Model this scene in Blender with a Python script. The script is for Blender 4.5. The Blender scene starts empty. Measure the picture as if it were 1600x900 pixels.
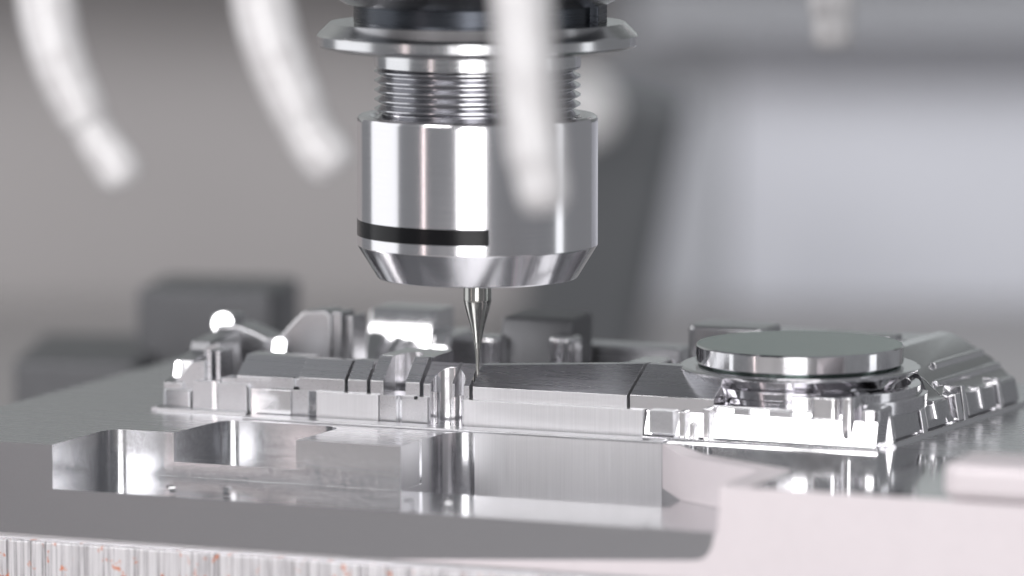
import bpy, bmesh, math, random
from mathutils import Vector, Matrix

random.seed(7)
S = 0.001                      # everything below is in millimetres
scene = bpy.context.scene
COL = scene.collection
R = math.radians

# ------------------------------------------------------------------ camera
cam = bpy.data.cameras.new("camera")
cam_ob = bpy.data.objects.new("camera", cam)
COL.objects.link(cam_ob)
cam.sensor_width = 36.0
cam.lens = 180.0
cam.clip_start = 0.02
cam.clip_end = 20.0
cam_ob.location = (5.638 * S, -842.63 * S, 121.43 * S)
cam_ob.rotation_euler = (R(90 - 6.589), 0, 0)
cam.dof.use_dof = True
cam.dof.focus_distance = 0.852
cam.dof.aperture_fstop = 8.2
cam.dof.aperture_blades = 0
scene.camera = cam_ob

# ------------------------------------------------------------------ world and lamps
world = bpy.data.worlds.new("World")
scene.world = world
world.use_nodes = True
bg = world.node_tree.nodes["Background"]
bg.inputs[0].default_value = (0.93, 0.95, 1.0, 1)
bg.inputs[1].default_value = 0.23


def lamp(name, loc, target, sx, sy, radiance, color=(1, 1, 1)):
    l = bpy.data.lights.new(name, 'AREA')
    l.shape = 'RECTANGLE'
    l.size, l.size_y = sx * S, sy * S
    l.energy = radiance * math.pi * sx * sy * S * S
    l.color = color
    o = bpy.data.objects.new(name, l)
    COL.objects.link(o)
    o.location = Vector(loc) * S
    d = (Vector(target) - Vector(loc))
    o.rotation_euler = d.to_track_quat('-Z', 'Y').to_euler()
    return o


lamp("front_strip_lamp", (-110, -1150, -20), (0, 0, 30), 520, 1000, 5.0, (1, 0.985, 0.99))
lamp("key_lamp", (-640, -760, 500), (20, 0, 10), 460, 300, 9.0, (1, 0.985, 0.985))
lamp("left_panel_lamp", (-820, 160, 120), (0, 0, 40), 620, 800, 1.0, (0.97, 0.98, 1))
lamp("right_strip_lamp", (700, -60, 140), (0, 0, 40), 120, 700, 1.1, (0.96, 0.98, 1))
lamp("tube_lamp", (-745, -580, 70), (0, 0, 40), 22, 440, 4.5, (1, 0.84, 0.82))
lamp("overhead_fill_lamp", (0, -520, 820), (0, -60, 0), 700, 380, 3.6, (1, 0.99, 0.99))  # added fill: lights the work so the nut cone mirrors something bright
lamp("rear_fill_lamp", (170, 440, 210), (100, 700, -30), 160, 120, 10.0, (0.95, 0.97, 1))  # added fill that brightens the pale right back panel
lamp("rear_left_fill_lamp", (-560, 300, 300), (-300, 680, -70), 240, 240, 9.5, (1, 0.97, 0.96))  # added fill, grades the left back wall

# ------------------------------------------------------------------ colour management
scene.view_settings.view_transform = 'Standard'
scene.view_settings.look = 'None'
scene.view_settings.exposure = 0.18
scene.view_settings.gamma = 1.0
scene.view_settings.use_curve_mapping = False
scene.render.engine = 'CYCLES'
scene.cycles.use_denoising = True
scene.cycles.max_bounces = 10
scene.cycles.glossy_bounces = 8
scene.cycles.sample_clamp_indirect = 8.0


# ------------------------------------------------------------------ materials
class NT:
    def __init__(self, name):
        self.m = bpy.data.materials.new(name)
        self.m.use_nodes = True
        self.t = self.m.node_tree
        self.b = self.t.nodes["Principled BSDF"]

    def n(self, typ, **kw):
        nd = self.t.nodes.new(typ)
        for k, v in kw.items():
            setattr(nd, k, v)
        return nd

    def link(self, a, b):
        self.t.links.new(a, b)

    def coords(self, scale=(1, 1, 1), rot=(0, 0, 0)):
        tc = self.n('ShaderNodeTexCoord')
        mp = self.n('ShaderNodeMapping')
        mp.inputs['Scale'].default_value = scale
        mp.inputs['Rotation'].default_value = rot
        self.link(tc.outputs['Object'], mp.inputs['Vector'])
        return mp.outputs['Vector']

    def noise(self, vec, scale, detail=3, rough=0.55):
        nz = self.n('ShaderNodeTexNoise')
        nz.inputs['Scale'].default_value = scale
        nz.inputs['Detail'].default_value = detail
        nz.inputs['Roughness'].default_value = rough
        self.link(vec, nz.inputs['Vector'])
        return nz.outputs['Fac']

    def ramp(self, fac, stops):
        r = self.n('ShaderNodeValToRGB')
        el = r.color_ramp.elements
        while len(el) < len(stops):
            el.new(0.5)
        for e, (p, c) in zip(el, stops):
            e.position = p
            e.color = (c, c, c, 1) if not isinstance(c, tuple) else (*c, 1)
        self.link(fac, r.inputs['Fac'])
        return r.outputs['Color']

    def bump(self, height, strength, dist):
        bp = self.n('ShaderNodeBump')
        bp.inputs['Strength'].default_value = strength
        bp.inputs['Distance'].default_value = dist
        self.link(height, bp.inputs['Height'])
        self.link(bp.outputs['Normal'], self.b.inputs['Normal'])


def metal(name, color, rough, streak=None, rough_var=0.06, bump=0.0, metallic=1.0, col_var=0.06):
    """streak: scale vector of the lay of the cutter marks, per millimetre"""
    k = NT(name)
    k.b.inputs['Base Color'].default_value = (*color, 1)
    k.b.inputs['Metallic'].default_value = metallic
    k.b.inputs['Roughness'].default_value = rough
    sc = streak or (0.5, 0.5, 0.5)
    v = k.coords(tuple(s / S for s in sc))
    f = k.noise(v, 1.0, 4, 0.6)
    rr = k.ramp(f, [(0.22, max(0.02, rough - rough_var)), (0.78, rough + rough_var)])
    k.link(rr, k.b.inputs['Roughness'])
    c0 = tuple(c * (1 - col_var) for c in color)
    c1 = tuple(min(1, c * (1 + col_var)) for c in color)
    k.link(k.ramp(f, [(0.22, c0), (0.78, c1)]), k.b.inputs['Base Color'])
    if bump:
        k.bump(f, 1.0, bump * S)
    return k.m


STEEL = (0.66, 0.655, 0.675)
M = {}
M['nut'] = metal('turned_steel', (0.74, 0.73, 0.75), 0.15, (0.05, 0.05, 5.0), 0.015, 0.0, col_var=0.02)
M['flange'] = metal('ground_flange_steel', (0.62, 0.62, 0.63), 0.18, (0.05, 0.05, 2.0), 0.04)
M['neck'] = metal('dark_blued_steel', (0.055, 0.06, 0.07), 0.28, (0.05, 0.05, 2.0), 0.05)
M['thread'] = metal('thread_steel', (0.52, 0.52, 0.54), 0.17, None, 0.02, col_var=0.0)
M['carbide'] = metal('ground_carbide', (0.42, 0.42, 0.40), 0.16, (0.1, 0.1, 4.0), 0.05)
M['milled'] = metal('milled_steel', (0.52, 0.52, 0.535), 0.29, (7.0, 7.0, 7.0), 0.04, 0.0006, col_var=0.05)
M['plate_wall'] = metal('plate_wall', (0.60, 0.60, 0.615), 0.17, (1.2, 1.2, 1.2), 0.04, 0.0003, col_var=0.03)
M['front_face'] = metal('satin_front_face', (0.37, 0.37, 0.385), 0.34, (5.0, 5.0, 5.0), 0.05, 0.0010, col_var=0.08)
M['wall'] = metal('vertically_brushed_wall', (0.66, 0.655, 0.67), 0.44, (6.0, 6.0, 0.06), 0.05, 0.0008, col_var=0.07)
M['polish'] = metal('polished_steel', (0.74, 0.735, 0.75), 0.10, (0.6, 0.6, 0.6), 0.04, 0.0006)
M['plate'] = metal('milled_plate', STEEL, 0.26, (0.03, 1.3, 1.3), 0.08, 0.003)
M['land'] = metal('polished_land', (0.76, 0.755, 0.76), 0.09, (0.05, 1.0, 1.0), 0.03, 0.0005)
M['pocket'] = metal('pocket_floor', (0.52, 0.52, 0.535), 0.17, (0.08, 1.2, 1.0), 0.06, 0.0008)
M['roof'] = metal('sloped_ground_face', (0.70, 0.70, 0.72), 0.28, (0.06, 2.2, 2.2), 0.03, 0.0001, col_var=0.03)
M['disc_top'] = metal('disc_face', (0.27, 0.33, 0.305), 0.24, (0.3, 2.0, 1.0), 0.04, 0.0004)  # dark green reflection of the surroundings put into the base colour
M['pale'] = metal('pale_glare_steel', (0.76, 0.70, 0.722), 0.5, (0.5, 0.5, 0.5), 0.05, 0.0, metallic=0.25, col_var=0.02)  # pinkish-white glare of a bright reflection put into the base colour
M['fixture'] = metal('dark_fixture_steel', (0.15, 0.152, 0.16), 0.45, (0.2, 0.2, 0.2), 0.06, 0.001, metallic=0.6)
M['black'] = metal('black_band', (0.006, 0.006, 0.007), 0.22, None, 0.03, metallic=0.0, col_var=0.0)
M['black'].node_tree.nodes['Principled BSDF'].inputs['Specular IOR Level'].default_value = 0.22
M['table'] = metal('cast_table', (0.30, 0.29, 0.29), 0.5, (0.02, 0.3, 0.3), 0.06, metallic=0.3)
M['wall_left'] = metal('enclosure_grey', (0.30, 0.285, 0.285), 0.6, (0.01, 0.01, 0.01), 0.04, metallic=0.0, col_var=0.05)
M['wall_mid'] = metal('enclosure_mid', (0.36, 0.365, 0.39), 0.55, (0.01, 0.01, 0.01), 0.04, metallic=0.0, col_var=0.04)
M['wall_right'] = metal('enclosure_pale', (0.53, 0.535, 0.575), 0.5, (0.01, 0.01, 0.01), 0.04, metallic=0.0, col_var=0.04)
M['upper'] = metal('unseen_upper_green_grey', (0.21, 0.222, 0.218), 0.6, (0.01, 0.01, 0.01), 0.04, metallic=0.0)
M['header'] = metal('header_grey', (0.33, 0.335, 0.355), 0.6, (0.01, 0.01, 0.01), 0.04, metallic=0.0)
M['dark'] = metal('dark_rubber', (0.07, 0.073, 0.078), 0.6, None, 0.05, metallic=0.0)
M['knob'] = metal('pale_plastic', (0.5, 0.49, 0.49), 0.5, None, 0.05, metallic=0.0)


def hose_mat():
    k = NT('white_hose')
    k.b.inputs['Base Color'].default_value = (0.86, 0.845, 0.85, 1)
    k.b.inputs['Roughness'].default_value = 0.25
    k.b.inputs['Coat Weight'].default_value = 0.6
    k.b.inputs['Coat Roughness'].default_value = 0.08
    k.b.inputs['Subsurface Weight'].default_value = 0.25
    k.b.inputs['Subsurface Radius'].default_value = (0.003, 0.003, 0.003)
    v = k.coords((1 / S, 1 / S, 1 / S))
    k.link(k.ramp(k.noise(v, 0.35, 3), [(0.35, (0.56, 0.545, 0.55)), (0.65, (0.70, 0.69, 0.695))]), k.b.inputs['Base Color'])
    return k.m


M['hose'] = hose_mat()


def sawn_mat():
    """side of the lower block: rough vertical saw marks with rust specks"""
    k = NT('rough_sawn_steel')
    k.b.inputs['Metallic'].default_value = 0.75
    v = k.coords((3.4 / S, 3.4 / S, 0.025 / S))
    f = k.noise(v, 1.0, 6, 0.7)
    v2 = k.coords((0.8 / S, 0.8 / S, 0.04 / S))
    g0 = k.noise(v2, 1.0, 4, 0.7)
    gm = k.n('ShaderNodeMath', operation='MULTIPLY')
    k.link(g0, gm.inputs[0])
    gm.inputs[1].default_value = 0.5
    g = gm.outputs[0]
    mul = k.n('ShaderNodeMath', operation='MULTIPLY_ADD')
    k.link(f, mul.inputs[0])
    mul.inputs[1].default_value = 1.1
    k.link(g, mul.inputs[2])
    sub = k.n('ShaderNodeMath', operation='SUBTRACT')
    k.link(mul.outputs[0], sub.inputs[0])
    sub.inputs[1].default_value = 0.30
    col = k.ramp(sub.outputs[0], [(0.32, (0.20, 0.19, 0.20)), (0.43, (0.62, 0.60, 0.62)), (0.55, (0.95, 0.93, 0.95))])
    # rust specks
    v3 = k.coords((0.55 / S, 0.55 / S, 0.42 / S))
    r1 = k.noise(v3, 1.0, 5, 0.65)
    mask = k.ramp(r1, [(0.60, 0.0), (0.655, 0.95)])
    mix = k.n('ShaderNodeMix', data_type='RGBA')
    k.link(mask, mix.inputs['Factor'])
    k.link(col, mix.inputs['A'])
    mix.inputs['B'].default_value = (0.60, 0.15, 0.035, 1)
    k.link(mix.outputs['Result'], k.b.inputs['Base Color'])
    k.link(k.ramp(f, [(0.3, 0.55), (0.7, 0.3)]), k.b.inputs['Roughness'])
    inv = k.n('ShaderNodeMath', operation='SUBTRACT')
    inv.inputs[0].default_value = 0.75
    k.link(mask, inv.inputs[1])
    mx = k.n('ShaderNodeMath', operation='MAXIMUM')
    k.link(inv.outputs[0], mx.inputs[0])
    mx.inputs[1].default_value = 0.0
    k.link(mx.outputs[0], k.b.inputs['Metallic'])
    k.bump(f, 0.9, 0.06 * S)
    return k.m


M['sawn'] = sawn_mat()


# ------------------------------------------------------------------ mesh helpers
def empty(name, loc=(0, 0, 0), rz=0.0):
    o = bpy.data.objects.new(name, None)
    o.empty_display_size = 0.01
    COL.objects.link(o)
    o.location = Vector(loc) * S
    o.rotation_euler = (0, 0, rz)
    return o


def tag(o, label=None, category=None, group=None, kind=None):
    if label:
        o["label"] = label
    if category:
        o["category"] = category
    if group:
        o["group"] = group
    if kind:
        o["kind"] = kind
    return o


def sharpen(me, ang=32):
    bm = bmesh.new()
    bm.from_mesh(me)
    for f in bm.faces:
        f.smooth = True
    for e in bm.edges:
        if len(e.link_faces) == 2:
            e.smooth = e.calc_face_angle(0) < R(ang)
    bm.to_mesh(me)
    bm.free()


def make(name, bm, mat, parent=None, bevel=0.0, seg=2, smooth=True):
    bmesh.ops.recalc_face_normals(bm, faces=bm.faces[:])
    for v in bm.verts:
        v.co *= S
    me = bpy.data.meshes.new(name)
    if smooth:
        for f in bm.faces:
            f.smooth = True
        for e in bm.edges:
            if len(e.link_faces) == 2:
                e.smooth = e.calc_face_angle(0) < R(32)
    bm.to_mesh(me)
    bm.free()
    mats = mat if isinstance(mat, (list, tuple)) else [mat]
    for m in mats:
        me.materials.append(m)
    o = bpy.data.objects.new(name, me)
    COL.objects.link(o)
    o.parent = parent
    if bevel:
        b = o.modifiers.new("edge", 'BEVEL')
        b.width = bevel * S
        b.segments = seg
        b.limit_method = 'ANGLE'
        b.angle_limit = R(28)
        b.use_clamp_overlap = True
        b.harden_normals = True
    return o


def prism_bm(plan, z0, z1, bm=None, draft=0.0):
    """plan polygon (u, v) extruded from z0 to z1; each may be a number or f(u, v)"""
    bm = bm or bmesh.new()
    f0 = z0 if callable(z0) else (lambda u, v: z0)
    f1 = z1 if callable(z1) else (lambda u, v: z1)
    lo = [bm.verts.new((u, v, f0(u, v))) for u, v in plan]
    hi = [bm.verts.new((u, v, f1(u, v))) for u, v in plan]
    n = len(plan)
    bm.faces.new(lo[::-1])
    bm.faces.new(hi)
    for i in range(n):
        j = (i + 1) % n
        bm.faces.new((lo[i], lo[j], hi[j], hi[i]))
    return bm


def prism(name, plan, z0, z1, mat, parent, bevel=0.1, seg=2):
    return make(name, prism_bm(plan, z0, z1), mat, parent, bevel, seg)


def profile_u(name, prof, u0, u1, mat, parent, bevel=0.1, prof1=None, roof=None):
    """profile in (v, z) carried along u from u0 to u1 (prof1: other end)"""
    bm = bmesh.new()
    prof1 = prof1 or prof
    a = [bm.verts.new((u0, v, z)) for v, z in prof]
    b = [bm.verts.new((u1, v, z)) for v, z in prof1]
    n = len(prof)
    bm.faces.new(a)
    bm.faces.new(b[::-1])
    for i in range(n):
        j = (i + 1) % n
        f = bm.faces.new((a[i], b[i], b[j], a[j]))
        if roof is not None and i in roof:
            f.material_index = 1
    return make(name, bm, mat, parent, bevel)


def profile_v(name, prof, v0, v1, mat, parent, bevel=0.1, prof1=None, roof=None):
    """profile in (u, z) carried along v"""
    bm = bmesh.new()
    prof1 = prof1 or prof
    a = [bm.verts.new((u, v0, z)) for u, z in prof]
    b = [bm.verts.new((u, v1, z)) for u, z in prof1]
    n = len(prof)
    bm.faces.new(a)
    bm.faces.new(b[::-1])
    for i in range(n):
        j = (i + 1) % n
        f = bm.faces.new((a[i], b[i], b[j], a[j]))
        if roof is not None and i in roof:
            f.material_index = 1
    return make(name, bm, mat, parent, bevel)


def lathe(name, prof, mat, parent, seg=128, center=(0, 0)):
    """(r, z) profile turned about the vertical axis; first and last points close on the axis when r = 0"""
    full = [prof[0]]
    for (r0, z0), (r1, z1) in zip(prof[:-1], prof[1:]):
        L = math.hypot(r1 - r0, z1 - z0)
        if L > 0.9:
            for t in (0.06 / L, 1 - 0.06 / L):
                full.append((r0 + (r1 - r0) * t, z0 + (z1 - z0) * t))
        full.append((r1, z1))
    prof = full
    bm = bmesh.new()
    rings = []
    for r, z in prof:
        if r < 1e-6:
            rings.append([bm.verts.new((center[0], center[1], z))])
        else:
            rings.append([bm.verts.new((center[0] + r * math.cos(2 * math.pi * i / seg),
                                        center[1] + r * math.sin(2 * math.pi * i / seg), z)) for i in range(seg)])
    for a, b in zip(rings[:-1], rings[1:]):
        for i in range(seg):
            j = (i + 1) % seg
            if len(a) == 1 and len(b) == 1:
                continue
            if len(a) == 1:
                bm.faces.new((a[0], b[j], b[i]))
            elif len(b) == 1:
                bm.faces.new((a[i], a[j], b[0]))
            else:
                bm.faces.new((a[i], a[j], b[j], b[i]))
    return make(name, bm, mat, parent)


def fillet(p0, p1, p2, r, n=8):
    """points of the arc that rounds corner p1"""
    a = (Vector(p0) - Vector(p1)).normalized()
    b = (Vector(p2) - Vector(p1)).normalized()
    ang = a.angle(b)
    d = r / math.tan(ang / 2)
    s, e = Vector(p1) + a * d, Vector(p1) + b * d
    c = Vector(p1) + (a + b).normalized() * (r / math.sin(ang / 2))
    va, vb = s - c, e - c
    tot = va.angle_signed(vb)
    out = []
    for i in range(n + 1):
        t = tot * i / n
        m = Matrix.Rotation(-t, 2)
        out.append(tuple(c + m @ va))
    return out


def rounded(pts):
    """[(u, v, r)] -> plan polygon"""
    out = []
    n = len(pts)
    for i, (u, v, r) in enumerate(pts):
        if r <= 0:
            out.append((u, v))
        else:
            p0, p2 = pts[i - 1], pts[(i + 1) % n]
            out += fillet(p0[:2], (u, v), p2[:2], r)
    return out


def boolean(o, cutters):
    for c in cutters:
        m = o.modifiers.new("cut", 'BOOLEAN')
        m.operation = 'DIFFERENCE'
        m.solver = 'EXACT'
        m.object = c
    dg = bpy.context.evaluated_depsgraph_get()
    me = bpy.data.meshes.new_from_object(o.evaluated_get(dg))
    o.modifiers.clear()
    old = o.data
    o.data = me
    me.name = o.name
    bpy.data.meshes.remove(old)
    for c in cutters:
        d = c.data
        bpy.data.objects.remove(c)
        bpy.data.meshes.remove(d)
    sharpen(me)
    return o


def add_bevel(o, w, seg=2):
    b = o.modifiers.new("edge", 'BEVEL')
    b.width = w * S
    b.segments = seg
    b.limit_method = 'ANGLE'
    b.angle_limit = R(28)
    b.harden_normals = True


def rect(u0, u1, v0, v1):
    return [(u0, v0), (u1, v0), (u1, v1), (u0, v1)]


# ------------------------------------------------------------------ setting behind the work
def panel(name, x0, x1, y, z0, z1, th, mat, bevel=0.0):
    return make(name, prism_bm(rect(x0, x1, y, y + th), z0, z1), mat, None, bevel)


tag(make("machine_table", prism_bm(rect(-420, 420, -640, 690), -75, -60), M['table'], None, 1.0), kind="structure")
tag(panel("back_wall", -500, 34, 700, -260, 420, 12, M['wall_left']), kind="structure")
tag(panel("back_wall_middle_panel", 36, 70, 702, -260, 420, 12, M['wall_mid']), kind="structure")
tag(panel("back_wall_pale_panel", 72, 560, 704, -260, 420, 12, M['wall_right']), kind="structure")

tag(panel("unseen_upper_wall", -520, 560, 650, 47, 520, 12, M['upper']), kind="structure")  # out of view; added so level faces reflect a dark green-grey
tag(lathe("unseen_spindle_nose", [(0, 230), (52, 230), (52, 110), (46, 92), (30, 84.2), (0, 84.2)], M['neck'], None, 96, (-0.12, 7.86)), kind="structure")  # out of view; added so the flange chamfer reflects dark
post = make("guide_post", prism_bm([(16, 554), (52, 554), (52, 590), (16, 590)],
                                   -60, 24), M['dark'], None, 6.0, 4)
tag(post, "dark slanting machine post, out of focus behind the tool", "post")
post.rotation_euler = (0, R(11), 0)

head = make("enclosure_header", prism_bm(rect(42, 420, 672, 703), 21, 140), M['header'], None, 3.0)
tag(head, "dark grey header beam blurred along the top right", "beam")

knob = lathe("round_knob", [(0, 14), (8, 14), (9.5, 12), (9.5, 3), (7, 0), (0, 0)], M['knob'], None, 48)
knob.rotation_euler = (R(90), 0, 0)
knob.location = Vector((24, 540, 11)) * S
tag(knob, "pale round knob blurred behind the thread of the tool holder", "knob")

# ------------------------------------------------------------------ the workpiece
A = R(-22.5)
work = empty("machined_workpiece", (0, 0, 0), A)
tag(work, "machined steel workpiece with pockets, slotted raised ribs and a round boss under the cutter", "workpiece")
W = work

# plate with the two open pockets
plate = make("plate", prism_bm(rounded([(-88, -40, 0), (150, -40, 0), (150, 92, 6), (-88, 92, 6)]), -15, 0), M['plate'], W, 0, smooth=True)
c1 = make("cut_a", prism_bm(rounded([(-59.3, -70, 0), (-58.2, -19.9, 3.4), (-5.3, -19.9, 0), (-5.2, -12, 0),
                                    (40.55, -12, 0), (58.0, -22.3, 1.5), (58.0, -70, 0)]), -7.3, 8), M['wall'], None)
c2 = make("cut_b", prism_bm(rounded([(-46.8, -24, 0), (-45.2, -3.2, 3.2), (-23.0, -3.2, 3.2), (-24.4, -24, 0)]), -4.9, 8), M['pocket'], None)
c3 = make("cut_c", prism_bm(rounded([(-5.3, -20.1, 0.6), (-4.6, -0.9, 4.5), (33.0, -0.9, 0), (40.6, -12.0, 0), (41.5, -20.1, 1.0)]), -13.5, 8), M['wall'], None)
for c in (c1, c2, c3):
    c.parent = W
bpy.context.view_layer.update()
boolean(plate, [c1, c2, c3])
plate.data.materials.clear()
for m_ in ('plate', 'wall', 'pocket', 'plate_wall', 'front_face'):
    plate.data.materials.append(M[m_])
for f in plate.data.polygons:
    n, c = f.normal, f.center / S
    if n.z > 0.7:
        f.material_index = 0 if c.z > -1 else 2
    elif c.y < -39.5:
        f.material_index = 4
    elif c.y < -14 or c.x < 4.0:
        f.material_index = 3
    else:
        f.material_index = 1
add_bevel(plate, 0.14)

# thin bright burr left along the edge of the strip in front of the ribs
lip = prism("edge_strip", [(-43, -1.15), (33.0, -1.15), (32.6, 2.6), (-43, 2.6)], 0.004, 0.42, M['milled'], W, 0.12)

# right front corner: blown bright reflection put into pale-coloured pieces
pale_wall = prism("glare_end_wall", rounded([(33.25, -1.3, 0), (40.5, -12.1, 0), (57.4, -22.1, 1.5), (57.4, -40.02, 0), (62.2, -40.02, 0), (62.2, -19.8, 0), (43.5, -9.4, 0), (36.2, -1.3, 0)]), -7.28, 0.06, M['pale'], W, 0.05)
prism("polished_land", [(36.3, -1.3), (43.6, -9.35), (62.3, -19.75), (62.3, -40.02), (149.5, -40.02), (149.5, 3.4), (33.3, 3.4), (33.3, -1.28)], 0.004, 0.05, M['land'], W, 0.0)
# pale sheet painted as glare on the front: rounded at the end of the ledge, tapering away to the left along the foot of the front face
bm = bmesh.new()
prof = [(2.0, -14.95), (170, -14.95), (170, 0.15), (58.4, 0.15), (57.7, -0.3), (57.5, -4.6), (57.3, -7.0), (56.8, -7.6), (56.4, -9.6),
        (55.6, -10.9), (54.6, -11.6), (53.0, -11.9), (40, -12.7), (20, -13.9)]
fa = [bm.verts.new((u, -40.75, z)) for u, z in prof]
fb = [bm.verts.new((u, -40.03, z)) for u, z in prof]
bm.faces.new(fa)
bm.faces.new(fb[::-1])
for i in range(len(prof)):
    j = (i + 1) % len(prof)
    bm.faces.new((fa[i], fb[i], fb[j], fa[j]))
make("glare_front_sheet", bm, M['pale'], W, 0.12)
prism("glare_front_foot", rounded([(52, -41.2, 2.0), (170, -41.2, 0), (170, -40.65, 0), (52, -40.65, 0)]), -40, -15.0, M['pale'], W, 0.12)
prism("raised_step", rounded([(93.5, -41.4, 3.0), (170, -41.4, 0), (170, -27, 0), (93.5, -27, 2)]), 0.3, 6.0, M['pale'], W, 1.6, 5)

# ---- lower tier: row of blocks along the front
VF = 3.6
ZT = 4.75


def low(u0, u1, zt=ZT, mat='milled', vf=VF, depth=6.0, bevel=0.10):
    return prism("lower_block", rect(u0, u1, vf, vf + depth), -0.02, zt, M[mat], W, bevel)


low(-31.2, -19.75, mat='wall')
prism("rounded_edge", rounded([(-33.0, 3.95, 0.4), (-31.25, 3.62, 0), (-31.25, 9, 0), (-33.0, 9, 0)]), -0.02, ZT, M['polish'], W, 0.05)
prism("lower_block", rect(-36.0, -33.05, 4.2, 9.6), -0.02, 4.7, M['milled'], W, 0.1)
prism("recessed_strip", rect(-19.7, -18.9, 3.95, 9.6), -0.02, ZT - 0.05, M['milled'], W, 0.05)
low(-18.85, -16.5)
prism("recessed_strip", rect(-16.45, -15.45, 4.9, 9.6), -0.02, ZT - 0.05, M['roof'], W, 0.02)
# block with a little slot in its top edge
prism("lower_block", [(-15.4, VF), (-10.75, VF), (-10.75, 9.6), (-15.4, 9.6)], -0.02, 4.3, M['milled'], W, 0.08)
prism("lower_block", rect(-15.4, -13.15, VF, 9.6), 4.301, 4.82, M['milled'], W, 0.05)
prism("lower_block", rect(-12.55, -10.75, VF, 9.6), 4.301, 4.82, M['milled'], W, 0.05)

# long brushed wall
low(-4.1, 27.9, mat='wall', depth=7.5, zt=4.72)


# ---- upper tier: dark sloped ribs
def slope(z0, v0, k):
    return lambda u, v: z0 + (v - v0) * k


V1 = 4.5


def rib(u0, u1, zf, vb, zb, thick=3.0, zlow=4.7, vb1=None, zb1=None, name="sloped_rib", front='milled'):
    pa = [(V1, zlow), (V1, zf), (vb, zb), (vb + thick, zb - 0.1), (vb + thick, zlow)]
    v2, z2 = vb1 or vb, zb1 or zb
    pb = [(V1, zlow), (V1, zf), (v2, z2), (v2 + thick, z2 - 0.1), (v2 + thick, zlow)]
    return profile_u(name, pa, u0, u1, [M[front], M['roof']], W, 0.07, pb, roof=(1, 2))


rib(-34.8, -26.35, 6.85, 7.7, 9.75)
rib(-25.75, -22.25, 6.92, 7.7, 9.9)
# tall forked rib: two horns joined by a curved back
rib(-21.6, -19.2, 6.97, 8.5, 10.75, 1.0)
rib(-15.15, -12.55, 7.0, 8.6, 10.9, 1.0)
fork = prism("fork_back", [(-21.6, 9.45), (-19.4, 9.45)] +
             [(-17.1 - 2.2 * math.cos(R(t)), 9.5 + 5.2 * math.sin(R(t))) for t in range(0, 181, 12)] +
             [(-14.8, 9.45), (-12.55, 9.45), (-12.55, 19), (-21.6, 19)],
             4.7, lambda u, v: 10.72 + 0.02 * (v - 9.5), [M['polish']], W, 0.07)
prism("fork_floor", rect(-19.15, -15.2, 4.9, 9.4), 3.9, 4.72, M['milled'], W, 0.02)

# block with the half-round flute, split by a thin web
cu, rr = -7.55, 3.05
fl = [(-11.85, V1), (cu - rr, V1)] + [(cu - rr * math.cos(R(t)), V1 + 2.9 * math.sin(R(t))) for t in range(6, 175, 7)] + [(cu + rr, V1), (-3.5, V1)]
fluted = prism("fluted_rib", fl + [(-3.5, 8.2), (-11.85, 8.2)], -0.02, slope(6.88, V1, 0.93), [M['polish']], W, 0.06)
fluted.data.materials.append(M['roof'])
fluted.data.materials.append(M['milled'])
for p_ in fluted.data.polygons:
    if p_.normal.z > 0.4:
        p_.material_index = 1
    elif p_.normal.y < -0.95 and len(p_.vertices) == 4 and p_.center.y < (V1 + 0.1) * S:
        p_.material_index = 2
prism("thin_web", rect(-6.75, -6.2, 4.6, 8.15), 4.9, slope(7.0, V1, 0.93), M['milled'], W, 0.06)
prism("flute_wall", rect(-11.9, -10.72, 3.75, 4.48), -0.02, 4.78, M['milled'], W, 0.05)
prism("flute_wall", rect(-4.45, -4.12, 3.75, 4.48), -0.02, 4.7, M['milled'], W, 0.05)

# long sloped rib right of the cutter and the next one beside the boss
rib(-2.88, 24.75, 6.88, 8.4, 10.1, 3.0, 4.7, 12.6, 11.2, name="long_sloped_rib", front='wall')
rib(25.3, 40.0, 7.0, 12.7, 11.2, 3.0, 4.7, 12.5, 11.0, name="long_sloped_rib", front='polish')

# ---- front wall to the right of the long rib, polished with a slight draft
profile_u("polished_wall", [(3.6, -0.02), (5.0, 4.7), (14, 4.7), (14, -0.02)], 28.0, 68.2, M['polish'], W, 0.15)
prism("wall_panel", [(29.2, 3.15), (33.4, 3.15), (33.4, 8), (29.2, 8)], 1.0, 4.85, M['milled'], W, 0.12)
for u0, u1, z1 in ((34.4, 35.4, 4.9), (36.2, 37.0, 3.0), (38.6, 39.6, 5.6)):
    prism("wall_rib", [(u0, 3.3), (u1, 3.3), (u1, 8), (u0, 8)], -0.01, z1, M['polish'], W, 0.2)
profile_u("polished_wall_upper", [(5.05, 4.72), (5.3, 5.6), (14, 5.7), (14, 4.72)], 40.3, 62.0, M['polish'], W, 0.15)
for u0, u1 in ((43.5, 46.2), (49.6, 53.5)):
    prism("wall_pocket_shelf", [(u0, 4.45), (u1, 4.45), (u1, 8), (u0, 8)], 4.72, 5.6, M['milled'], W, 0.08)
profile_u("base_bead", [(2.5, -0.01), (2.6, 0.5), (3.3, 0.75), (3.6, 0.75), (3.6, -0.01)], -61.8, -44.0, M['milled'], W, 0.1)
profile_v("base_bead", [(-61.9, -0.01), (-61.8, 0.5), (-61.2, 0.75), (-60.7, 0.75), (-60.7, -0.01)], 2.5, 30, M['milled'], W, 0.1)
profile_u("base_bead", [(2.3, -0.01), (2.4, 0.55), (3.4, 0.8), (3.8, 0.8), (3.8, -0.01)], 28.2, 69.0, M['polish'], W, 0.1)

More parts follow.
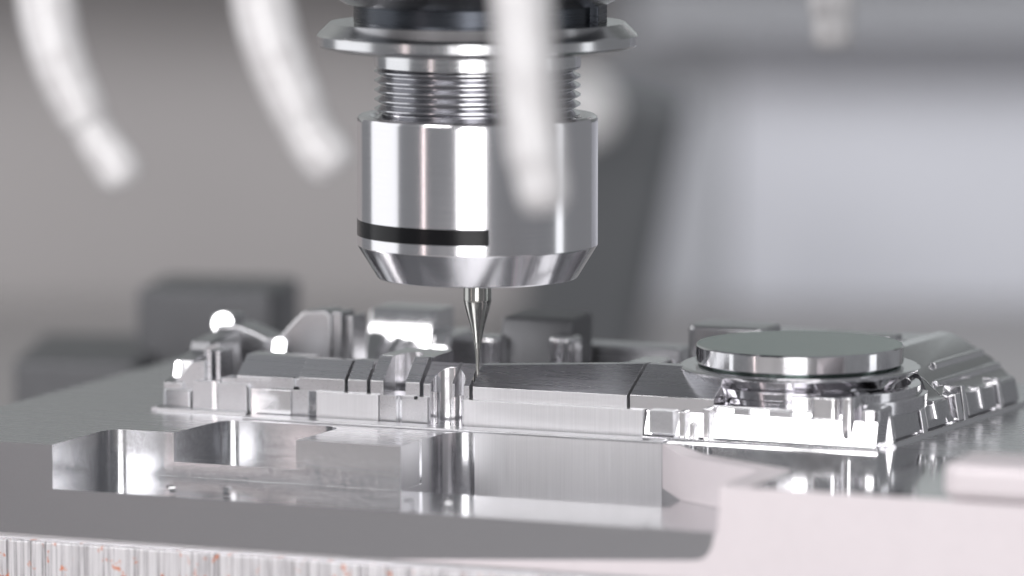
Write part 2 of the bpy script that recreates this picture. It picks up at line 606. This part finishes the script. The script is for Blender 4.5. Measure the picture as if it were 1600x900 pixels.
# ---- round boss: disc on an inverted cone
bc = (48.6, 22.5)
boss = lathe("round_boss", [(0, 14.6), (17.05, 14.6), (17.3, 14.35), (17.3, 11.7), (17.05, 11.45), (16.6, 11.45), (16.5, 11.35), (16.9, 11.2), (0, 11.2)], [M['disc_top'], M['polish']], W, 160, bc)
for f in boss.data.polygons:
    if f.normal.z < 0.9:
        f.material_index = 1
lathe("undercut_cone", [(0, 11.15), (19.6, 11.15), (20.1, 10.85), (19.9, 10.5), (16.2, 8.3), (14.2, 5.0), (14.2, 0), (0, 0)], M['polish'], boss, 128, bc)
# curved shoulders that hug the cone
arc = [(bc[0] + 15.6 * math.cos(R(t)), bc[1] + 15.6 * math.sin(R(t))) for t in range(-150, -29, 8)]
prism("curved_shoulder", [(34.0, 5.6), (63.0, 5.6)] + arc[::-1], 4.6, lambda u, v: 5.9 + 0.02 * (v - 5.6), M['polish'], W, 0.15)

# ---- corner and right-hand side running back
prism("corner_block", rounded([(56.8, 4.3, 0.8), (61.6, 4.3, 1.5), (62.6, 12, 0), (56.8, 12, 0)]), 4.6, 8.3, M['polish'], W, 0.25)
prism("corner_post", rounded([(62.0, 4.1, 0.9), (64.2, 4.1, 0.9), (64.4, 12, 0), (62.0, 12, 0)]), 0, 8.6, M['polish'], W, 0.3)
prism("corner_post", rounded([(65.0, 4.6, 1.0), (68.2, 5.4, 1.4), (68.4, 12, 0), (65.0, 12, 0)]), 0, 6.6, M['polish'], W, 0.4)


def side(v):            # u of the foot of the right-hand wall at depth v
    return 68.0 + (v - 7.0) * 0.092


def side_prof(v, ins=0.0):
    s = side(v) - ins
    return [(s, -0.02), (s - 0.9, 4.9), (s - 1.9, 5.2), (s - 5.0, 8.0), (s - 12.0, 11.9), (s - 14.5, 12.1), (s - 14.5, -0.02)]


for va, vb in ((9, 35.9), (36.15, 66)):
    sw = profile_v("side_wall", side_prof(va), va, vb, [M['polish'], M['polish']], W, 0, side_prof(vb), roof=(2, 3, 4))
    cyl = lathe("cut_d", [(0, 4.6), (21.4, 4.6), (21.4, 20), (0, 20)], M['polish'], W, 96, bc)
    bpy.context.view_layer.update()
    boolean(sw, [cyl])
    add_bevel(sw, 0.12)


def side_panel(v0, v1, z0=1.0, z1=4.7, out=0.55, name="side_panel", mat='milled'):
    s0, s1 = side(v0), side(v1)
    o0, o1 = out, out - 0.75
    return profile_v(name, [(s0 - 3, z0), (s0 + o0, z0), (s0 + o1, z1), (s0 - 3, z1)], v0, v1, M[mat], W, 0.14,
                     [(s1 - 3, z0), (s1 + o0, z0), (s1 + o1, z1), (s1 - 3, z1)])


side_panel(12, 22)
side_panel(25.5, 35.2)
side_panel(33.0, 35.6, 1.1, 2.6, 0.9)
side_panel(37.2, 39.4, 0.9, 5.4, 1.0, mat='polish')
side_panel(43, 55)
side_panel(58, 65)
side_panel(22.8, 24.6, 0.6, 5.0, 0.85, "side_rib", 'polish')
side_panel(40.2, 41.6, 0.6, 6.4, 0.9, "side_rib", 'polish')
side_panel(9.2, 66.5, -0.01, 0.8, 1.9, "base_bead", 'polish')
side_panel(10.2, 11.4, 0.6, 5.6, 0.8, "side_rib", 'polish')
side_panel(56.0, 57.2, 0.6, 5.8, 0.85, "side_rib", 'polish')
side_panel(28.5, 29.3, 2.2, 5.3, 0.8, "side_rib", 'polish')
side_panel(48.0, 49.0, 1.6, 5.3, 0.8, "side_rib", 'polish')


def collar(name, r0, r1, a0, a1, z0, z1, mat):
    n = 20
    pts = [(bc[0] + r1 * math.cos(R(a0 + (a1 - a0) * i / n)), bc[1] + r1 * math.sin(R(a0 + (a1 - a0) * i / n))) for i in range(n + 1)]
    pts += [(bc[0] + r0 * math.cos(R(a1 - (a1 - a0) * i / n)), bc[1] + r0 * math.sin(R(a1 - (a1 - a0) * i / n))) for i in range(n + 1)]
    return prism(name, pts, z0, z1, M[mat], W, 0.2)


collar("boss_collar", 18.4, 20.2, -48, 70, 4.5, 8.3, 'polish')
collar("boss_collar", 20.25, 21.3, -40, 20, 4.5, 6.9, 'polish')
collar("boss_collar", 16.8, 18.3, -75, -52, 5.6, 8.0, 'polish')
for va, vb, off, z in ((38, 65.5, 3.4, 6.0), (44, 65.0, 6.2, 8.2)):
    sa, sb = side(va) - off, side(vb) - off
    profile_v("side_rail", [(sa - 0.8, z), (sa + 0.3, z), (sa + 0.3, z + 1.1), (sa - 0.2, z + 1.4), (sa - 0.8, z + 1.4)], va, vb, M['polish'], W, 0.2,
              [(sb - 0.8, z), (sb + 0.3, z), (sb + 0.3, z + 1.1), (sb - 0.2, z + 1.4), (sb - 0.8, z + 1.4)])

# ---- back row behind the boss
prism("rear_wall", rounded([(18, 56, 2), (60, 56, 2), (60, 66, 2), (18, 66, 2)]), 0, 11.6, M['roof'], W, 0.5)
prism("rear_lug", rounded([(19.5, 46, 2.0), (34, 46, 2.0), (34, 56, 2), (19.5, 56, 2)]), 0, 13.6, M['milled'], W, 0.7)
prism("rear_lug", rounded([(42, 50, 2.0), (56, 50, 2.0), (56, 56, 2), (42, 56, 2)]), 0, 12.9, M['milled'], W, 0.5)
prism("rear_lug", rect(12.5, 18, 34, 44), 0, 8.2, M['polish'], W, 0.6)

# ---- middle back: blocks out of focus behind the cutter
profile_u("rear_block", [(42, 0), (42.5, 7.0), (45.5, 13.5), (46.5, 14.1), (54, 14.1), (54, 0)], -40.0, -27.2, M['polish'], W, 0.9)
profile_u("rear_block", [(41, 0), (41.4, 7.0), (43.2, 10.2), (54, 10.2), (54, 0)], -27.0, -23.2, M['polish'], W, 0.7)
profile_u("rear_block", [(44, 0), (44.3, 8.0), (46.5, 13.6), (56, 13.9), (56, 0)], -15.2, -1.5, M['fixture'], W, 0.9)
prism("rear_lug", rounded([(-4.0, 40, 1.5), (0.6, 40, 1.5), (0.6, 46, 1.5), (-4.0, 46, 1.5)]), 0, 11.2, M['polish'], W, 0.8)
prism("rear_lug", rounded([(-17.5, 40, 1.5), (-13, 40, 1.5), (-13, 45, 1.5), (-17.5, 45, 1.5)]), 0, 10.6, M['polish'], W, 0.8)
prism("rear_wall", rect(-40, 14, 58, 64), 0, 7.8, M['roof'], W, 0.5)

# ---- left end
prism("end_wall", rounded([(-60.6, 4.2, 1.0), (-55.0, 3.9, 0.4), (-55.0, 13, 0), (-60.6, 13, 1)]), -0.02, 3.6, M['milled'], W, 0.3)
profile_v("end_wall", [(-61.0, -0.02), (-60.0, 4.0), (-56.0, 8.2), (-53.6, 8.6), (-53.6, -0.02)], 6.5, 15.0, M['milled'], W, 0.3)
profile_v("end_wall", [(-61.2, -0.02), (-60.6, 6.0), (-58.2, 9.6), (-55.4, 10.6), (-53.8, -0.02)], 16.0, 24.0, M['milled'], W, 0.4)
def facet(name, at, sx, sy, th, round_=False):
    """small polished land, added and tilted to mirror the key lamp as a glint"""
    n = Matrix.Rotation(R(22.5), 3, 'Z') @ Vector((-0.28, -0.91, 0.31))
    if round_:
        o = lathe(name, [(0, 0), (sx, 0), (sx, -th), (0, -th)], M['polish'], W, 48)
    else:
        o = make(name, prism_bm(rounded([(-sx, -sy, sx * 0.8), (sx, -sy, sx * 0.8), (sx, sy, sx * 0.8), (-sx, sy, sx * 0.8)]), -th, 0), M['polish'], W, 0.15)
    x = Vector((0, 0, 1)).cross(n).normalized()
    y = n.cross(x)
    m = Matrix((x, y, n)).transposed().to_4x4()
    m.translation = Vector(at) * S
    o.matrix_local = m
    return o


facet("glint_stud", (-61.8, 30.7, 11.9), 1.9, 0, 3.0, True)  # added disc that makes a blurred bright highlight
prism("stud_post", rounded([(-64.5, 31.4, 1), (-60.0, 31.4, 1), (-60.0, 37, 1), (-64.5, 37, 1)]), 0, 13.3, M['milled'], W, 0.6)
facet("polished_land", (-49.4, 27.6, 8.3), 1.25, 2.0, 1.2)
facet("polished_land", (-59.9, 8.8, 6.0), 0.7, 2.0, 1.0)
profile_u("end_ridge", [(5.5, 0), (5.7, 4.6), (9.5, 5.4), (10.2, 8.0), (16, 8.8), (16.8, 10.4), (24, 11.0), (29.0, 11.3), (29.0, 0)], -61.0, -57.4, M['milled'], W, 0.25)
prism("end_panel", rect(-54.6, -50.3, 3.7, 9), -0.02, 5.35, M['milled'], W, 0.15)
prism("end_panel", rect(-49.9, -44.22, 3.7, 9), -0.02, 5.2, M['milled'], W, 0.15)
prism("end_rib", rect(-50.9, -49.7, 3.45, 9), -0.02, 5.6, M['polish'], W, 0.25)
prism("end_panel", rounded([(-44.2, 3.5, 0.9), (-36.02, 3.75, 0.2), (-36.02, 9, 0), (-44.2, 9, 0)]), -0.02, 4.65, M['polish'], W, 0.12)
prism("end_step", rect(-49.6, -40.22, 4.9, 9), 4.6, 6.0, M['milled'], W, 0.12)
prism("end_step", rect(-40.2, -35.9, 4.6, 9), 4.66, 6.7, M['milled'], W, 0.15)
profile_u("end_roof", [(5.4, 5.0), (5.4, 6.4), (9.6, 9.6), (13.5, 9.7), (13.5, 5.0)], -47.0, -34.95, [M['milled'], M['roof']], W, 0.15,
          roof=(1, 2))
for u0 in (-53.6, -51.9):
    prism("end_fin", rect(u0, u0 + 0.8, 7.5, 12.5), 0, 10.2, M['roof'], W, 0.15)
profile_v("rear_end_wall", [(-62.5, 0), (-62.5, 11.6), (-58.0, 11.9), (-55.0, 10.9), (-52.5, 9.9), (-50.0, 10.2), (-47.0, 13.4), (-45.2, 15.0), (-41.2, 15.3), (-40.0, 14.4), (-40.0, 0)],
          29, 36, M['milled'], W, 0.5)
prism("rear_fin", rect(-39.4, -37.6, 28, 34), 0, 15.2, M['milled'], W, 0.3)
prism("rear_fin", rect(-36.6, -35.4, 28, 34), 0, 14.6, M['milled'], W, 0.3)
# ------------------------------------------------------------------ the block underneath
base = make("base_block", prism_bm(rect(-96, 160, -40.6, 96), -60, -16.1), M['sawn'], None, 0.25)
base.rotation_euler = (0, 0, A)
tag(base, "rough sawn steel block with rust specks under the milled workpiece", "steel block")
prism("chamfer_strip", rect(-87.0, 149.0, -39.0, 91.0), -16.08, -15.02, M['roof'], W, 0.0)

# ------------------------------------------------------------------ fixture behind on the left
jaw = make("support_block", prism_bm(rounded([(-92, 150, 2), (-67, 146, 2), (-63, 190, 2), (-90, 194, 2)]), -60, -7.5), M['fixture'], None, 1.0)
tag(jaw, "low dark support block, blurred at far left beyond the workpiece", "block")
blk = make("stop_block", prism_bm(rounded([(-69, 165, 2), (-41, 160, 2), (-37, 185, 2), (-65, 190, 2)]), -60, 5), M['fixture'], None, 1.0)
tag(blk, "taller dark stop block, blurred behind the left end of the workpiece", "block")

# ------------------------------------------------------------------ tool holder
TX, TY = -0.12, 7.86
holder = empty("tool_holder", (TX, TY, 0))
tag(holder, "shiny round collet chuck with flange, thread and black banded nut above the workpiece", "tool holder")
lathe("flange", [(0, 68.0), (20.6, 68.0), (21.5, 67.9), (24.6, 67.75), (26.4, 66.0), (26.7, 65.6), (26.7, 64.1), (26.4, 63.75), (24.5, 63.2), (17.6, 62.7), (0, 62.7)],
      M['flange'], holder, 160)
lathe("groove_neck", [(0, 70.6), (20.6, 70.6), (20.6, 68.02), (0, 68.02)], M['neck'], holder, 128)
lathe("upper_flange", [(0, 84), (26.7, 84), (26.7, 73.4), (22.0, 70.9), (20.7, 70.62), (0, 70.62)], M['flange'], holder, 160)
key = make("drive_key", prism_bm(rect(-2.6, 2.6, 15.5, 21.8), 67.8, 71.2), M['neck'], holder, 0.2)
key.rotation_euler = (0, 0, R(-108))
prism("drive_key", rect(17.6, 20.9, -4.0, 6.0), 68.01, 71.6, M['neck'], holder, 0.2)

# threaded neck with a real helix
bm = bmesh.new()
seg, pitch = 160, 1.56
grid = []
for t_ in range(8):
    for dz, r in ((0.0, 15.95), (0.10, 15.95), (0.73, 17.2), (0.93, 17.2)):
        ring = []
        for i in range(seg + 1):
            th = 2 * math.pi * i / seg
            z = 48.6 + pitch * (t_ + i / seg) + dz
            z = min(z, 60.55)
            ring.append(bm.verts.new((r * math.cos(th), r * math.sin(th), z)))
        grid.append(ring)
for a, b in zip(grid[:-1], grid[1:]):
    for i in range(seg):
        if max(b[i].co.z, b[i + 1].co.z) - min(a[i].co.z, a[i + 1].co.z) > 1e-6 and a[i].co.z < 60.5:
            bm.faces.new((a[i], a[i + 1], b[i + 1], b[i]))
bmesh.ops.remove_doubles(bm, verts=bm.verts[:], dist=1e-4)
make("screw_thread", bm, M['thread'], holder)
lathe("plain_neck", [(0, 62.68), (17.2, 62.68), (17.25, 62.5), (17.25, 60.5), (17.0, 60.3), (0, 60.3)], M['flange'], holder, 128)

nut = lathe("clamping_nut", [(17.6, 49.5), (17.6, 51.6), (18.0, 52.2), (18.9, 52.4), (19.5, 52.35), (19.95, 52.0), (20.08, 51.5),
                             (20.08, 30.62), (20.02, 30.5), (16.75, 25.2), (16.6, 25.1), (6.2, 25.1), (5.6, 25.7), (2.4, 25.7), (2.4, 49.5), (17.6, 49.5)],
            M['nut'], holder, 192)
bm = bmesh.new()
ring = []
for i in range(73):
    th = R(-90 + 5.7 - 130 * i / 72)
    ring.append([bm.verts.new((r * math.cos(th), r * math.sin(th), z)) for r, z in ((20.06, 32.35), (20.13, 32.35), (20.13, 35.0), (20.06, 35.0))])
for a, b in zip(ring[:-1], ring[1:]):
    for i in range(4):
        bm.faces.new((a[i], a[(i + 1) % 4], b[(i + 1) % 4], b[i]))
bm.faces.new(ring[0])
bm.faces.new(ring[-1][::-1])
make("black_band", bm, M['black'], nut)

# ------------------------------------------------------------------ cutter
cut = empty("milling_cutter", (TX, TY, 0))
tag(cut, "thin tapered milling cutter reaching down to the slot between the ribs", "milling cutter")
lathe("shank", [(0, 49), (2.37, 49), (2.37, 21.2), (2.33, 20.95), (0, 20.95)], M['carbide'], cut, 64)
lathe("neck", [(0, 20.94), (2.3, 20.94), (2.05, 19.8), (1.72, 18.6), (1.36, 17.3), (1.05, 16.1), (0.82, 15.0), (0.64, 14.0), (0.5, 13.0),
               (0.40, 12.0), (0.33, 11.0), (0.29, 10.2), (0.27, 9.5), (0.27, 7.6), (0.2, 7.35), (0, 7.3)], M['carbide'], cut, 48)


# ------------------------------------------------------------------ coolant hoses
def sweep(name, pts, mat, parent, seg=40, hollow=0.0):
    """pts: (x, y, z, r); rounded closed tube along them"""
    # Catmull-Rom resample
    P = [Vector(p[:3]) for p in pts]
    Q = [p[3] for p in pts]
    out = []
    n = len(P)
    for i in range(n - 1):
        p0, p1, p2, p3 = P[max(i - 1, 0)], P[i], P[i + 1], P[min(i + 2, n - 1)]
        for k in range(8):
            t = k / 8
            q = 0.5 * ((2 * p1) + (-p0 + p2) * t + (2 * p0 - 5 * p1 + 4 * p2 - p3) * t * t + (-p0 + 3 * p1 - 3 * p2 + p3) * t ** 3)
            out.append((q, Q[i] * (1 - t) + Q[i + 1] * t))
    out.append((P[-1], Q[-1]))
    bm = bmesh.new()
    rings = []
    for i, (c, r) in enumerate(out):
        d = (out[min(i + 1, len(out) - 1)][0] - out[max(i - 1, 0)][0]).normalized()
        x = d.cross(Vector((0, 1, 0))).normalized()
        y = d.cross(x)
        rings.append([bm.verts.new(c + (x * math.cos(2 * math.pi * k / seg) + y * math.sin(2 * math.pi * k / seg)) * r) for k in range(seg)])
    for a, b in zip(rings[:-1], rings[1:]):
        for k in range(seg):
            j = (k + 1) % seg
            bm.faces.new((a[k], a[j], b[j], b[k]))
    bm.faces.new(rings[0])
    # mouth: inner rim going back into the tube
    c, r = out[-1]
    d = (out[-1][0] - out[-3][0]).normalized()
    x = d.cross(Vector((0, 1, 0))).normalized()
    y = d.cross(x)

    def extra(cc, rad):
        return [bm.verts.new(cc + (x * math.cos(2 * math.pi * k / seg) + y * math.sin(2 * math.pi * k / seg)) * rad) for k in range(seg)]
    seq = [rings[-1], extra(c + d * r * 0.22, r * 0.965), extra(c + d * r * 0.42, r * 0.86), extra(c + d * r * 0.55, r * 0.70), extra(c + d * r * 0.58, r * 0.5), extra(c + d * r * 0.4, r * 0.4), extra(c - d * 3, r * 0.38)]
    for a, b in zip(seq[:-1], seq[1:]):
        for k in range(seg):
            j = (k + 1) % seg
            bm.faces.new((a[k], a[j], b[j], b[k]))
    bm.faces.new(seq[-1][::-1])
    return make(name, bm, mat, parent)


def hose(label, tube, nozzle, origin):
    e = empty("coolant_hose", origin)
    tag(e, label, "hose", "white coolant hoses hanging round the tool")
    o = Vector(origin)
    def rel(ps):
        return [(*(Vector(p[:3]) - o), p[3]) for p in ps]
    sweep("tube", rel(tube), M['hose'], e)
    sweep("nozzle", rel(nozzle), M['hose'], e)
    return e


hose("bent white hose hanging leftmost of the coolant hoses",
     [(-64, -100, 150, 4.3), (-63, -100, 110, 4.3), (-62.2, -100, 82, 4.3), (-61.4, -100, 74, 4.2), (-59.4, -100, 67, 4.0), (-56.6, -100, 61, 3.7)],
     [(-57.0, -100, 62, 3.2), (-54.6, -100, 57.4, 3.2), (-53.0, -100, 55.0, 3.45), (-51.4, -100, 52.6, 3.45)], (-64, -100, 150))
hose("bent white hose with a small clip between the leftmost hose and the tool holder",
     [(-32, -100, 150, 4.5), (-31.5, -100, 110, 4.5), (-30.9, -100, 82, 4.5), (-29.9, -100, 74, 4.5), (-27.6, -100, 67, 4.4), (-25.2, -100, 61.5, 4.3)],
     [(-25.7, -100, 62.5, 4.1), (-23.6, -100, 58.0, 4.0), (-22.2, -100, 56.0, 4.1), (-21.2, -100, 54.4, 4.0)], (-32, -100, 150))
hose("white hose hanging in front of the tool holder, nearest the camera",
     [(6.0, -135, 150, 4.3), (6.3, -135, 110, 4.3), (6.9, -135, 84, 4.3), (7.4, -135, 74, 4.2), (8.2, -135, 65, 4.1), (9.0, -135, 58, 4.0)],
     [(8.9, -135, 59, 3.8), (9.6, -135, 55.5, 3.7), (9.9, -135, 53.6, 3.6), (10.1, -135, 52.4, 3.4)], (6, -135, 150))
hose("short white hose tip at the top right, far from the tool holder",
     [(66.5, 140, 150, 5.0), (66.7, 140, 110, 5.0), (67.0, 140, 80, 5.0), (67.1, 140, 68, 4.8), (67.2, 140, 62, 4.5)],
     [(67.2, 140, 63, 4.1), (67.3, 140, 59, 4.0), (67.4, 140, 56.5, 3.9)], (66.5, 140, 150))


# ------------------------------------------------------------------ curled chips added on the ledge in place of bright glints
def chip(u, v, z, rz, label):
    bm = bmesh.new()
    rows = []
    for k in range(9):
        a = R(20 + 24 * k)
        for_r = []
        for r in (0.62 + 0.02 * k, 0.72 + 0.02 * k):
            for w in (-0.55, 0.45):
                for_r.append(bm.verts.new((w + 0.05 * k, r * math.cos(a), r * math.sin(a) + 0.62)))
        rows.append(for_r)
    for a, b in zip(rows[:-1], rows[1:]):
        for i, j in ((0, 1), (1, 3), (3, 2), (2, 0)):
            bm.faces.new((a[i], a[j], b[j], b[i]))
    bm.faces.new([rows[0][i] for i in (0, 2, 3, 1)])
    bm.faces.new([rows[-1][i] for i in (0, 1, 3, 2)])
    o = make("glint_chip", bm, M['polish'], None)
    c, sn = math.cos(A), math.sin(A)
    o.location = Vector((u * c - v * sn, u * sn + v * c, z)) * S
    o.rotation_euler = (0, 0, rz)
    tag(o, label, "chip", "curled chips added as glints on the front ledge")


chip(-38.8, -37.0, -7.26, R(15), "small curled chip added as a bright glint on the front ledge, leftmost of the four")
chip(-29.3, -35.3, -7.26, R(-30), "small curled chip added as a bright glint on the front ledge, second from the left")
chip(2.8, -35.6, -7.26, R(40), "small curled chip added as a bright glint on the front ledge, second from the right")
chip(9.25, -34.3, -7.26, R(-10), "small curled chip added as a bright glint on the front ledge, rightmost of the four")
